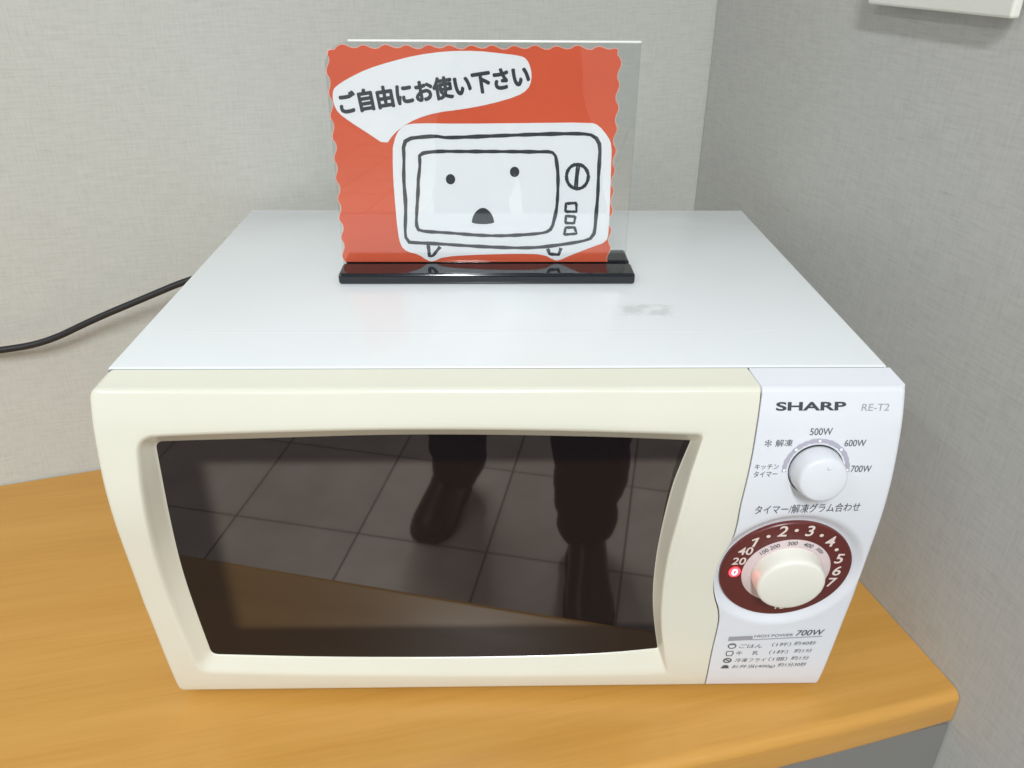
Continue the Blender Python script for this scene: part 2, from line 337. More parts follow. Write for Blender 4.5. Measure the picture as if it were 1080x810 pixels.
def lathe(name, prof_, c, n, m, parent, seg=96, ang=32):
    """profile (radius, height along n) turned about the axis through c"""
    n = Vector(n).normalized(); a = Vector((1, 0, 0)); a = (a-n*a.dot(n)).normalized(); b = n.cross(a)
    vs = []; fs = []
    for r, h in prof_:
        for k in range(seg):
            t = 2*math.pi*k/seg
            vs.append(Vector(c)+n*h+(a*math.cos(t)+b*math.sin(t))*r)
    for i in range(len(prof_)-1):
        for k in range(seg):
            fs.append((i*seg+k, i*seg+(k+1) % seg, (i+1)*seg+(k+1) % seg, (i+1)*seg+k))
    if prof_[-1][0] > 1e-6:
        fs.append(tuple(range((len(prof_)-1)*seg, len(prof_)*seg)))
    o = mesh(name, vs, fs, m, parent); sharp(o, ang)
    return o
def resample(pl, n):
    pl = [Vector(q) for q in pl]
    L = [0]
    for a, b in zip(pl, pl[1:]): L.append(L[-1]+(b-a).length)
    out = []
    for k in range(n+1):
        s = L[-1]*k/n; i = 0
        while i < len(L)-2 and L[i+1] < s: i += 1
        t = (s-L[i])/max(1e-9, L[i+1]-L[i])
        out.append(pl[i].lerp(pl[i+1], t))
    return out
def smooth_line(pl, it=2):
    """Chaikin rounding that keeps the ends"""
    pl = [Vector(q) for q in pl]
    for _ in range(it):
        q = [pl[0]]
        for a, b in zip(pl, pl[1:]): q += [a.lerp(b, .25), a.lerp(b, .75)]
        q.append(pl[-1]); pl = q
    return pl
def trim(pl, r):
    L = sum((b-a).length for a, b in zip(pl, pl[1:]))
    n = 400; q = resample(pl, n); k = min(n//3, max(0, round(r/L*n)))
    return q[k:n+1-k]
def closed(sides, radii, ns=44, nc=7):
    """four polylines in order (top, right, bottom, left) -> closed loop with rounded corners; same indices for every loop"""
    sides = [[Vector(q) for q in s] for s in sides]
    tr = []
    for i, s in enumerate(sides):
        L = sum((b-a).length for a, b in zip(s, s[1:])); q = resample(s, 600)
        ka = round(radii[i]/L*600); kb = round(radii[(i+1) % 4]/L*600)
        tr.append(q[ka:601-kb])
    loop = []
    for i in range(4):
        loop += resample(tr[i], ns)
        a = tr[i][-1]; c = sides[i][-1]; b = tr[(i+1) % 4][0]
        for k in range(1, nc):
            t = k/nc; loop.append(a*(1-t)**2+c*2*t*(1-t)+b*t*t)
    return loop
def ribbon(pts, wid, closed_=False):
    """flat stroke in 2-D: returns verts, faces"""
    pts = [Vector(q) for q in pts]; n = len(pts); vs = []; fs = []
    for i, q in enumerate(pts):
        a = pts[(i-1) % n] if closed_ or i > 0 else q
        b = pts[(i+1) % n] if closed_ or i < n-1 else q
        d = (b-a).normalized(); nn = Vector((-d.y, d.x))
        wv = wid*(1+.14*math.sin(i*1.7)+.08*math.sin(i*.63))*.5 if wid > .0015 else wid*.5
        vs += [q+nn*wv, q-nn*wv]
    for i in range(n if closed_ else n-1):
        j = (i+1) % n; fs.append((2*i, 2*i+1, 2*j+1, 2*j))
    return vs, fs
class Flat:
    """collects 2-D shapes (x, z) that lie on a surface given by f(x, z) -> y"""
    def __init__(s, f): s.f = f; s.vs = []; s.fs = []
    def add(s, vs, fs):
        o = len(s.vs); s.vs += [Vector((v[0], s.f(v[0], v[1]), v[1])) for v in vs]; s.fs += [tuple(i+o for i in q) for q in fs]
    def stroke(s, pts, wid, closed_=False): s.add(*ribbon(pts, wid, closed_))
    def poly(s, pts):
        s.add(pts, [tuple(t) for t in tessellate_polygon([[Vector((p[0], p[1], 0)) for p in pts]])])
    def disc(s, c, r, n=24, ry=None):
        s.poly([(c[0]+r*math.cos(2*math.pi*k/n), c[1]+(ry or r)*math.sin(2*math.pi*k/n)) for k in range(n)])
    def build(s, name, m, parent):
        o = mesh(name, s.vs, s.fs, m, parent)
        if sum(p.normal.y for p in o.data.polygons) > 0: pass
        bm = bmesh.new(); bm.from_mesh(o.data)
        for f in bm.faces:
            if f.normal.y > 0: f.normal_flip()
        bm.to_mesh(o.data); bm.free()
        return o
def glyphs(text, bold=0., shear=0., res=6):
    """2-D triangles of a line of text, x from 0"""
    cu = bpy.data.curves.new('t', 'FONT'); cu.body = text; cu.resolution_u = res; cu.offset = bold; cu.shear = shear
    cu.fill_mode = 'BOTH'
    o = bpy.data.objects.new('t', cu); COL.objects.link(o)
    dg = bpy.context.evaluated_depsgraph_get(); dg.update()
    me = bpy.data.meshes.new_from_object(o.evaluated_get(dg))
    vs = [(v.co.x, v.co.y) for v in me.vertices]; fs = [tuple(p.vertices) for p in me.polygons]
    bpy.data.objects.remove(o); bpy.data.curves.remove(cu); bpy.data.meshes.remove(me)
    return vs, fs
def bbox(vs):
    xs = [v[0] for v in vs]; ys = [v[1] for v in vs]
    return min(xs), max(xs), min(ys), max(ys)
def text_on(fl, text, L, R, h, bold=0., shear=0.):
    """set a line of text between baseline points L and R with height h"""
    vs, fs = glyphs(text, bold, shear); x0, x1, y0, y1 = bbox(vs)
    L = Vector(L); R = Vector(R); d = R-L; nn = Vector((-d.y, d.x)).normalized()
    fl.add([L+d*((x-x0)/(x1-x0))+nn*h*((y-y0)/(y1-y0)) for x, y in vs], fs)
def text_at(fl, text, c, h, ang=0., bold=0., shear=0., wide=1.):
    vs, fs = glyphs(text, bold, shear); x0, x1, y0, y1 = bbox(vs); s = h/(y1-y0)
    ca, sa = math.cos(ang), math.sin(ang); out = []
    for x, y in vs:
        a = (x-(x0+x1)/2)*s*wide; b = (y-(y0+y1)/2)*s
        out.append((c[0]+a*ca-b*sa, c[1]+a*sa+b*ca))
    fl.add(out, fs)

# ---------------------------------------------------------------- setting: floor and walls (room turned by ROT)
FLOOR = -.76
mesh_ = mesh('floor', [(-4, -5, 0), (3, -5, 0), (3, .2, 0), (-4, .2, 0)], [(0, 1, 2, 3)], M_tile)
mesh_.location = uv(-.256, -1.300, FLOOR); mesh_.rotation_euler = (0, 0, ROT)
WV0, WVS = .066, .066/.712                      # the two walls do not meet at a right angle
def wall_v(u): return WV0+WVS*(u-.002)
# keep the tile grid on the reflected grout lines: object origin is a tile corner
tag(mesh_, kind='structure')
bm = box_bm(-3.5, .12, 0, .12, 0, 2.75)
o = from_bm('back_wall', bm, M_wall); o.location = uv(.002, WV0, FLOOR); o.rotation_euler = (0, 0, ROT+math.atan(WVS)); tag(o, kind='structure')
bm = box_bm(.0028, .12, -2.2, .0650, 0, 2.75)
o = from_bm('side_wall', bm, M_wall_side); o.location = uv(0, 0, FLOOR); o.rotation_euler = (0, 0, ROT); tag(o, kind='structure')

# ---------------------------------------------------------------- table
table = empty('table', uv(-.5, -.22, FLOOR), ROT)
tag(table, 'orange wood-grain table top with a rounded front edge under the microwave', 'table')
def tl(u, v, z): return Vector((u+.5, v+.22, z-FLOOR))
front = [(-2.2, -.462), (-.9, -.458), (-.555, -.455), (-.3, -.4520), (-.19, -.4535), (-.13, -.4535), (-.05, -.4500), (.0022, -.4470)]
fr = resample([Vector((a, b)) for a, b in smooth_line([Vector(q) for q in front], 2)], 60)
T = .031; RB = .008; RC = .005
sec = [(RB*(1-math.sin(a)), -RB+RB*math.cos(a)) for a in [math.pi/2*k/8 for k in range(9)]]
sec += [(RC*(1-math.cos(a)), -T+RC*(1-math.sin(a))) for a in [math.pi/2*k/6 for k in range(7)]]   # rounded front edge
vs = []; fs = []
cols = [(-.006, 0)] + []
ncol = len(sec)+2
for q in fr:
    vs.append(tl(q.x, wall_v(q.x)-.0015, 0))
    for d, z in sec: vs.append(tl(q.x, q.y+d, z))
    vs.append(tl(q.x, wall_v(q.x)-.0015, -T))
for i in range(len(fr)-1):
    for k in range(ncol-1): fs.append((i*ncol+k, (i+1)*ncol+k, (i+1)*ncol+k+1, i*ncol+k+1))
    fs.append((i*ncol+ncol-1, (i+1)*ncol+ncol-1, (i+1)*ncol, i*ncol))
fs.append(tuple(range(ncol))); e = (len(fr)-1)*ncol; fs.append(tuple(range(e+ncol-1, e-1, -1)))
top = mesh('table_top', vs, fs, M_wood, table); sharp(top, 40)
bm = bmesh.new(); bm.from_mesh(top.data); bmesh.ops.recalc_face_normals(bm, faces=bm.faces); bm.to_mesh(top.data); bm.free()
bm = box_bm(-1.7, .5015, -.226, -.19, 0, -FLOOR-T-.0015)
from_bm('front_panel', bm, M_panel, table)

# ---------------------------------------------------------------- things on the walls
def tube(name, pts, r, m, parent=None, seg=12):
    pts = [Vector(q) for q in smooth_line([Vector(q) for q in pts], 3)]
    vs = []; fs = []; prev = None
    for i, q in enumerate(pts):
        d = (pts[min(i+1, len(pts)-1)]-pts[max(i-1, 0)]).normalized()
        a = (Vector((0, 0, 1))-d*d.z).normalized() if prev is None else (prev-d*prev.dot(d)).normalized()
        prev = a; b = d.cross(a)
        for k in range(seg):
            t = 2*math.pi*k/seg; vs.append(q+(a*math.cos(t)+b*math.sin(t))*r)
    n = len(pts)
    for i in range(n-1):
        for k in range(seg): fs.append((i*seg+k, i*seg+(k+1) % seg, (i+1)*seg+(k+1) % seg, (i+1)*seg+k))
    fs.append(tuple(range(seg))[::-1]); fs.append(tuple(range((n-1)*seg, n*seg)))
    return mesh(name, vs, fs, m, parent, smooth=True)
cable = [uv(-1.02, -.012, .05), uv(-.95, -.012, .085), uv(-.86, -.013, .125), uv(-.78, -.014, .146), uv(-.707, -.0155, .1495), uv(-.668, -.016, .1535), uv(-.623, -.017, .173),
         uv(-.579, -.018, .189), uv(-.531, -.020, .207), uv(-.46, -.026, .222), uv(-.40, -.036, .2), uv(-.37, -.05, .15), uv(-.35, -.075, .11)]
o = tube('power_cable', cable, .0031, M_cable)
tag(o, 'black power cable hanging along the back wall left of the microwave', 'cable')
wb = empty('wall_box', uv(0, -.265, .52), ROT)
tag(wb, 'white plastic box fixed high on the right wall, only its lower edge in view', 'wall box')
from_bm('cover', box_bm(-.0080, -.0015, -.070, .069, -.079, .079, .0015, 2), M_box, wb)
from_bm('back_plate', box_bm(-.0035, -.0004, -.0685, .0675, -.0775, .0775, .0008, 1), M_box, wb)

# ---------------------------------------------------------------- microwave
mw = empty('microwave')
tag(mw, 'white and cream microwave oven with a dark glass door, standing on the wooden table', 'microwave')
PN=[(0,.0085),(.01,.0062),(.02,.0042),(.04,.0020),(.08,-.0012),(.11,-.0040),(.14,-.0075),(.165,-.0103),(.185,-.0113),(.205,-.0105),(.235,-.006),(.254,0),(.27,.006)]
def face_y(z):
    n = len(PN); z = max(PN[0][0], min(PN[-1][0]-1e-9, z))
    for i in range(n-1):
        if PN[i][0] <= z <= PN[i+1][0]: break
    def mm(k):
        a, b = PN[max(k-1, 0)], PN[min(k+1, n-1)]
        return (b[1]-a[1])/(b[0]-a[0])
    h = PN[i+1][0]-PN[i][0]; t = (z-PN[i][0])/h
    return ((2*t**3-3*t*t+1)*PN[i][1]+(t**3-2*t*t+t)*h*mm(i)+(-2*t**3+3*t*t)*PN[i+1][1]+(t**3-t*t)*h*mm(i+1))
def glass_y(z): return .0065-.03*(z-.12)
XL, XR, ZT, ZB = -.2322, .2325, .2555, .0090
YB, ZBACK, XS = .0168, .2595, .0040               # rear edge of the front frame: depth, raised height, side draw-in
div = smooth_line([Vector(q) for q in DIVIDER], 2)
def div_x(z):
    q = div
    if z >= q[0].y: return q[0].x
    for a, b in zip(q, q[1:]):
        if b.y <= z <= a.y: return a.x+(b.x-a.x)*(a.y-z)/max(1e-9, a.y-b.y)
    return q[-1].x
def back(x, z, right=False):
    """where the front frame's edge ends against the cabinet"""
    k = max(0, min(1, (z-.20)/(ZT-.20))); k = 1 if z > ZT-.006 else 0
    zz = ZBACK-(ZT-z) if k else z
    xx = x*(1-XS/.23)
    if k and right is None: xx = x*(1-.0040/.149)
    return Vector((xx, YB, zz))

def draft(p):
    w_ = max(0, min(1, (abs(p.x)-.205)/.027)); k = max(0, min(1, (.10-p.z)/.09))
    return Vector((p.x-math.copysign(.0042*w_*k, p.x), p.y, p.z))
# cabinet: painted steel wrap
cab = from_bm('cabinet', box_bm(-.2277, .2277, .0184, .3407, .012, TOPZ, .0014, 3), M_top, mw); sharp(cab, 35)
# pressed crease across the lid
cr = smooth_line([Vector((-.2, .072)), Vector((EMBOSS[0][0], EMBOSS[0][1]+.0006)), Vector(EMBOSS[1]), Vector((EMBOSS[2][0]-.01, EMBOSS[2][1]-.0012)), Vector((EMBOSS[2][0]+.006, EMBOSS[2][1])), Vector((.19, .0735))], 3)
vs = []; fs = []
for i, q in enumerate(cr):
    f_ = min(1, min(i, len(cr)-1-i)/6)
    for dy, dz in ((-.0011, -.0002), (-.0004, .00013*f_), (.0004, .00013*f_), (.0016, -.0002)): vs.append((q.x, q.y+dy, TOPZ+dz))
for i in range(len(cr)-1):
    for k in range(3): fs.append((i*4+k, (i+1)*4+k, (i+1)*4+k+1, i*4+k+1))
mesh('lid_crease', vs, fs, M_top, mw, smooth=True)
for fx in (-.195, .195):
    for fy in (.05, .31):
        lathe('foot', [(.013, .0135), (.013, .003), (.011, 0), (0.0, 0)][::1], (fx, fy, 0), (0, 0, 1), M_foot, mw, 24)
# dark strip put in between front frame and cabinet as the seam's shade
from_bm('seam_shade_strip', box_bm(-.2262, .2262, .0160, .0190, .016, .2589), M_gap, mw)

# door: rings from the glass edge out to the outer edge
G4 = [GLASS_TOP, GLASS_RIGHT, GLASS_BOTTOM, GLASS_LEFT]
B4 = [BEVEL_TOP, BEVEL_RIGHT, BEVEL_BOTTOM, BEVEL_LEFT]
G4 = [smooth_line([Vector(q) for q in s], 2) for s in G4]; B4 = [smooth_line([Vector(q) for q in s], 2) for s in B4]
for S in (G4, B4):
    for i in range(4): S[i][-1] = S[(i+1) % 4][0].copy()
gl_loop = closed(G4, [.005, .0012, .0015, .005])
bv_loop = closed(B4, [.012, .004, .004, .010])
def outer(d, dr):
    dv = [Vector((q.x-dr, q.y)) for q in div if ZB+d+.0008 < q.y < ZT-d-.0008]
    tr = Vector((div_x(ZT-d)-dr, ZT-d)); br = Vector((div_x(ZB+d)-dr, ZB+d))
    tl_ = Vector((XL+d, ZT-d)); bl = Vector((XL+d, ZB+d))
    return closed([[tl_, tr], [tr]+dv+[br], [br, bl], [bl, tl_]], [.006-.6*d, .0008, .0008, .0045-.4*d])
RE, RD = .0028, .0006
o_in = outer(RE, RD)
N = len(gl_loop)
rings = []
gcen = Vector((-.045, .13))
rings.append([Vector((p.x+(gcen.x-p.x)*.02, glass_y(p.y)+.003, p.y+(gcen.y-p.y)*.02)) for p in gl_loop])
# bevel between glass and face
for k in range(0, 11):
    t = k/10; r = []
    for g, b in zip(gl_loop, bv_loop):
        q = g.lerp(b, t); yg = glass_y(g.y)-.0004; yf = face_y(b.y)
        s = t if t < .7 else None
        ease = 1.12*t if t < .6 else None
        e = t*1.0
        # straight wall with rounded shoulder
        if t > .62:
            u_ = (t-.62)/.38; e = .62*1.14+(1-.62*1.14)*(1-(1-u_)**2)
        else: e = 1.14*t
        r.append(Vector((q.x, yg+(yf-yg)*min(1, e), q.y)))
    rings.append(r)
for k in range(1, 9):
    t = k/8
    rings.append([Vector((p.x, face_y(p.y), p.y)) for p in (b.lerp(o, t) for b, o in zip(bv_loop, o_in))])
side_right = lambda i: (44+7) <= i <= (44+7)+44
for k in range(1, 7):
    a = k/6*math.pi/2
    lp = outer(RE*(1-math.sin(a)), RD*(1-math.sin(a)))
    r = []
    for i, p in enumerate(lp):
        rr = RD if side_right(i) else RE
        r.append(Vector((p.x, face_y(p.y)+rr*(1-math.cos(a)), p.y)))
    rings.append(r)
lp = outer(0, 0)
rings.append([back(p.x, p.y, None if side_right(i) or abs(p.x-.149) < .01 else False) if not side_right(i) else (Vector((p.x-(.004 if p.y > ZT-.006 else 0), YB, ZBACK-(ZT-p.y) if p.y > ZT-.006 else p.y))) for i, p in enumerate(lp)])
vs = [draft(v) for r in rings for v in r]; fs = []
for a in range(len(rings)-1):
    for i in range(N):
        j = (i+1) % N; fs.append((a*N+i, a*N+j, (a+1)*N+j, (a+1)*N+i))
door = mesh('door', vs, fs, M_cream, mw); sharp(door, 50)
bm = bmesh.new(); bm.from_mesh(door.data); bmesh.ops.recalc_face_normals(bm, faces=bm.faces); bm.to_mesh(door.data); bm.free()
# glass pane: real slab with thickness
gp = [Vector((p.x+(p.x-gcen.x)*.004, p.y+(p.y-gcen.y)*.004)) for p in gl_loop]
vs = [Vector((p.x, glass_y(p.y), p.y)) for p in gp]+[Vector((p.x, glass_y(p.y)+.004, p.y)) for p in gp]
fs = [tuple(range(N))[::1], tuple(range(N, 2*N))[::-1]]+[(i, (i+1) % N, N+(i+1) % N, N+i) for i in range(N)]
pane = mesh('door_glass', vs, fs, M_glass, door)
bm = bmesh.new(); bm.from_mesh(pane.data); bmesh.ops.recalc_face_normals(bm, faces=bm.faces); bm.to_mesh(pane.data); bm.free()

# control panel: height field with a shallow dish for the timer dial
DC = Vector(DIAL_C); DISH_R0, DISH_R1, DISH_D = DIAL_R+.0008, DIAL_R+.0085, .0034
def panel_y(x, z):
    y = face_y(z)
    r = math.hypot(x-DC.x, z-DC.y)
    if r < DISH_R1:
        t = min(1, (DISH_R1-r)/(DISH_R1-DISH_R0)); y += DISH_D*t*t*(3-2*t)
    return y
def edge_round(d, r): return 0 if d >= r else r-math.sqrt(max(0, r*r-(r-d)**2))
def dense(n, e, m=7):
    """0..1 samples, dense towards both ends within fraction e"""
    a = [e*(1-math.cos(k/m*math.pi/2)) for k in range(m)]
    return a+[e+(1-2*e)*k/n for k in range(n+1)]+[1-q for q in a[::-1]]
zs = [ZB+(ZT-ZB)*t for t in dense(110, .017)]; ts = dense(70, .05)
vs = []; fs = []; nc = len(ts)
for z in zs:
    x0 = div_x(z)+.0007
    for t in ts:
        x = x0+(XR-x0)*t
        dr_, dl_, dt, db = XR-x, x-x0, ZT-z, z-ZB
        # rounded outer corner in plan
        y = panel_y(x, z)+edge_round(dl_, .0006)
        dd = min(dr_, dt, db); 
        if dr_ < RE and dt < RE: dd = max(0, RE-math.hypot(RE-dr_, RE-dt))
        if dr_ < RE and db < RE: dd = max(0, RE-math.hypot(RE-dr_, RE-db))
        vs.append(Vector((x, y+edge_round(dd, RE), z)))
nr = len(zs)
for a in range(nr-1):
    for k in range(nc-1): fs.append((a*nc+k, a*nc+k+1, (a+1)*nc+k+1, (a+1)*nc+k))
loop = [k for k in range(nc)]+[a*nc+nc-1 for a in range(1, nr)]+[(nr-1)*nc+k for k in range(nc-2, -1, -1)]+[a*nc for a in range(nr-2, 0, -1)]
o0 = len(vs)
for i in loop:
    p = vs[i]; topk = p.z > ZT-.006
    left = abs(p.x-div_x(p.z)-.0007) < 1e-4
    xx = p.x*(1-XS/.23)
    if left: xx = p.x-(.004 if topk else 0)
    elif topk: tt = (p.x-.149)/(.23-.149); xx = p.x-.004*(1-tt)-XS*tt
    if topk and not left and p.x > .226: pass
    vs.append(Vector((xx, YB, ZBACK-(ZT-p.z)*.4 if topk else p.z)))
nl = len(loop)
for k in range(nl): fs.append((loop[k], loop[(k+1) % nl], o0+(k+1) % nl, o0+k))
panel = mesh('control_panel', [draft(v) for v in vs], fs, M_white, mw); sharp(panel, 50)
bm = bmesh.new(); bm.from_mesh(panel.data); bmesh.ops.recalc_face_normals(bm, faces=bm.faces); bm.to_mesh(panel.data); bm.free()

# printing on the panel
EPS = .00025
pf = lambda x, z: panel_y(x, z)-EPS
f_brand, f_light = Flat(pf), Flat(pf)
f_table, f_timer, f_flake, f_bar = Flat(pf), Flat(pf), Flat(pf), Flat(pf)
f_kitchen = Flat(pf); f_power = []
for s, L, R_, h, st in PRINT:
    if st == 'brand': text_on(f_brand, s, L, R_, h, .030)
    elif st == 'model': text_on(f_light, s, L, R_, h, 0, .12)
    elif st == 'i': text_on(f_table, s, L, R_, h, .012, .25)
    elif st == 's': text_on(f_table, s, L, R_, h, 0, .12)
    elif '/' in s: text_on(f_timer, s, L, R_, h, .004, .06)
    elif s in ('キッチン', 'タイマー'): text_on(f_kitchen, s, L, R_, h, .004, .06)
    else:
        f_power.append(Flat(pf)); text_on(f_power[-1], s, L, R_, h, .004, .06)
fc, fr_ = Vector(FLAKE[0]), FLAKE[1]
for k in range(6):
    d = Vector((math.cos(math.pi/6+k*math.pi/3), math.sin(math.pi/6+k*math.pi/3))); n_ = Vector((-d.y, d.x))
    f_flake.stroke([fc+d*fr_*.12, fc+d*fr_], .00036)
    f_flake.stroke([fc+d*fr_*.95+n_*fr_*.26, fc+d*fr_*.62, fc+d*fr_*.95-n_*fr_*.26], .0003)
f_bar.poly(BAR); f_bar.poly(RULE)
for k, (a, b) in enumerate(ICONS):
    cxx, czz = (a[0]+b[0])/2, (a[1]+b[1])/2; wx, wz = (b[0]-a[0])*.42, (b[1]-a[1])*.42
    if k == 0:
        f_table.stroke([(cxx+wx*math.cos(t)*(1 if math.sin(t) < 0 else 1), czz+wz*math.sin(t)) for t in [j*math.pi/12 for j in range(24)]], .0008, True)
        f_table.stroke([(cxx-wx*.8, czz+wz*.55), (cxx+wx*.8, czz+wz*.55)], .0006)
    elif k == 1:
        f_table.stroke([(cxx-wx*.85, czz+wz), (cxx+wx*.85, czz+wz), (cxx+wx, czz), (cxx+wx*.7, czz-wz), (cxx-wx*.7, czz-wz), (cxx-wx, czz)], .0008, True)
    elif k == 2:
        f_table.stroke([(cxx+wx*math.cos(t), czz+wz*math.sin(t)) for t in [j*math.pi/12 for j in range(24)]], .0010, True)
        f_table.stroke([(cxx-wx*.7, czz+wz*.5), (cxx, czz+wz*.1), (cxx+wx*.7, czz-wz*.5)], .0011)
    else:
        f_table.poly([(cxx-wx, czz-wz), (cxx+wx, czz-wz), (cxx+wx*.9, czz+wz*.3), (cxx+wx*.3, czz+wz), (cxx-wx*.6, czz+wz*.7)])
        f_table.stroke([(cxx-wx*1.15, czz-wz*1.2), (cxx+wx*1.15, czz-wz*1.2)], .0006)
f_brand.build('brand_lettering', M_brand, panel)
for f_ in f_power: f_.build('power_label', M_ink, panel)
f_kitchen.build('power_label', M_ink, panel)
f_flake.build('snowflake_mark', M_ink, panel)
f_timer.build('timer_label', M_ink, panel)
f_table.build('cooking_time_list', M_ink, panel)
f_bar.build('header_rule', M_ink_light, panel)
f_light.build('model_lettering', M_ink_light, panel)
# power scale arc with dots
KC = Vector(KNOB_C); RA = .0187
fa = Flat(pf); fa.stroke([KC+Vector((math.cos(t), math.sin(t)))*RA for t in [math.radians(-4+188*k/60) for k in range(61)]], .0026)
arc = fa.build('power_scale', M_arc, panel)
fd = Flat(lambda x, z: panel_y(x, z)-2*EPS)
for a in (0, 45, 90, 135, 180):
    fd.disc(KC+Vector((math.cos(math.radians(a)), math.sin(math.radians(a))))*RA, .00085, 14)
fd.build('scale_dots', M_paper, arc)

# power knob
def nrm(z):
    d = (face_y(z+.012)-face_y(z-.012))/.024
    return Vector((0, -1, d)).normalized()
kn = nrm(KC.y)
kc = Vector((KC.x, face_y(KC.y), KC.y))
KP = [(.0166, -.002), (.0166, .0006), (.0160, .0012), (.0158, .0013)]
gap_ring = None
knob = lathe('power_knob', [(.0154, -.003), (.0154, .004), (.0148, .0085), (.01440, .0112), (.0140, .0124), (.0133, .0133), (.0122, .0138), (.006, .0142), (0, .0143)], kc, kn, M_white, mw)
kr = lathe('knob_shade_ring', [(.0163, -.001), (.0163, .0003), (.0158, .0005), (.0158, -.001)], kc, kn, M_gap, knob)  # dark ring stands in for the shade in the gap around the knob
a_ = Vector((1, 0, 0)); b_ = kn.cross(a_)
up_ = b_ if b_.z > 0 else -b_
lathe('pointer_dot', [(.0012, -.0004), (.0012, .0004), (.0009, .0008), (0, .0009)], kc+kn*.01405+up_*.0085+a_*.0018, kn, M_white, knob, 20)

# timer dial
dn = nrm(DC.y)
dc = Vector((DC.x, face_y(DC.y)+DISH_D, DC.y))
dial = lathe('timer_dial', [(DIAL_R+.0006, -.006), (DIAL_R+.0006, .0020), (DIAL_R+.0001, .0026), (DIAL_R-.0008, .0028), (SKIRT_R, .0028)], dc, dn, M_brown, mw, 128)
dial.data.polygons[-1].use_smooth = True
skirt = lathe('dial_skirt', [(SKIRT_R+.0002, .0020), (SKIRT_R+.0002, .0032), (SKIRT_R-.0005, .0036), (.0230, .0040), (.0228, .0036), (.0225, .0036), (.0223, .0040), (.0216, .0042)], dc, dn, M_skirt, dial, 128)
TK = KNOB2
tknob = lathe('timer_knob', [(.0222, .0036), (.0221, .0070), (.0217, .0110), (.0214, TK-.0022), (.0211, TK-.0011), (.0204, TK-.0004), (.0190, TK), (.008, TK+.0004), (0, TK+.0005)], dc, dn, M_knob, dial, 128)
dslope = -dn.z/dn.y
def plane_on(h):
    p0 = dc+dn*h
    return lambda x, z: p0.y+(dn.z*(z-p0.z)+dn.x*(x-p0.x))/(-dn.y)
fn = Flat(plane_on(.0031)); f0 = Flat(plane_on(.0034)); fl_ = Flat(plane_on(.0031))
PXM = 1./(5.4*1640)
for s, c, h in DIALNUM:
    if s == '.': fn.disc(c, .0013, 16)
    elif s == '0':
        fl_.disc(c, .0036, 24, .0044); text_at(f0, '0', c, .0058, 0, .02)
    else:
        nu = Flat(plane_on(.0031)); hh = h*PXM*1.36
        if s == '1':
            sl = .12*hh; b = .10*hh
            nu.poly([(c[0]-b-sl, c[1]-hh/2), (c[0]+b-sl, c[1]-hh/2), (c[0]+b+sl, c[1]+hh/2), (c[0]-b*.6+sl, c[1]+hh/2), (c[0]-.34*hh, c[1]+.27*hh), (c[0]-.30*hh, c[1]+.13*hh), (c[0]-b+sl*.55, c[1]+.25*hh)])
        else: text_at(nu, s, c, hh, 0, .017, .10, 1.0)
        nu.build('dial_numeral', M_numeral, dial)
fn.build('dial_dots', M_numeral, dial)
halo_ = fl_.build('zero_halo', M_halo, dial)  # added disc paints the red halo of the lit zero
f0.build('lit_zero', M_led0, halo_)
fs_ = Flat(plane_on(.00405))
for s, c, a in SKIRTNUM:
    d = Vector(c)-DC; an = math.atan2(d.x, d.y); q = DC+d.normalized()*.0253
    text_at(fs_, s, q, .0033, -an, .01, .1, .95)
fs_.build('gram_numerals', M_ink, skirt)

# ---------------------------------------------------------------- sign stand on the microwave
SY = .1757
st = empty('sign_stand', (-.009, SY, TOPZ))
tag(st, 'clear acrylic sign holder with a black base, standing on top of the microwave', 'sign holder')
def loc(bm, v=(.009, -SY, -TOPZ)):
    bmesh.ops.translate(bm, verts=bm.verts[:], vec=v); return bm
from_bm('base', loc(box_bm(-.1162, .0983, .1500, .1735, TOPZ, TOPZ+.0082, .0022, 4)), M_base, st)
from_bm('base', loc(box_bm(-.1150, .0980, .1779, .2050, TOPZ, TOPZ+.0082, .0022, 4)), M_base, st)
from_bm('base_foot', loc(box_bm(-.1140, .0970, .1525, .2025, TOPZ-.00005, TOPZ+.0020, 0)), M_base, st)
AL, AX0, AX1, AZ1 = -.1158, -.0996, .0940, .4203
def sheet(y0, y1):
    pts = [(AL, TOPZ+.0024), (AX1, TOPZ+.0024), (AX1, AZ1)]
    pts += [(AX0-(AX0-AL)*math.sin(a), AZ1-(AX0-AL)*(1-math.cos(a))) for a in [math.pi/2*k/10 for k in range(11)]]
    bm = bmesh.new(); a = [bm.verts.new((x, y0, z)) for x, z in pts]; b = [bm.verts.new((x, y1, z)) for x, z in pts]
    bm.faces.new(a); bm.faces.new(b[::-1])
    for i in range(len(pts)):
        j = (i+1) % len(pts); bm.faces.new((a[i], b[i], b[j], a[j]))
    return from_bm('acrylic_sheet', loc(bm), M_acryl, st)
sheet(.1736, .1751); sheet(.1763, .1778)
from_bm('top_edge', loc(box_bm(AX0, AX1, .1736, .1778, AZ1+.0002, AZ1+.0016, .0005, 2)), M_acryl_edge, st)

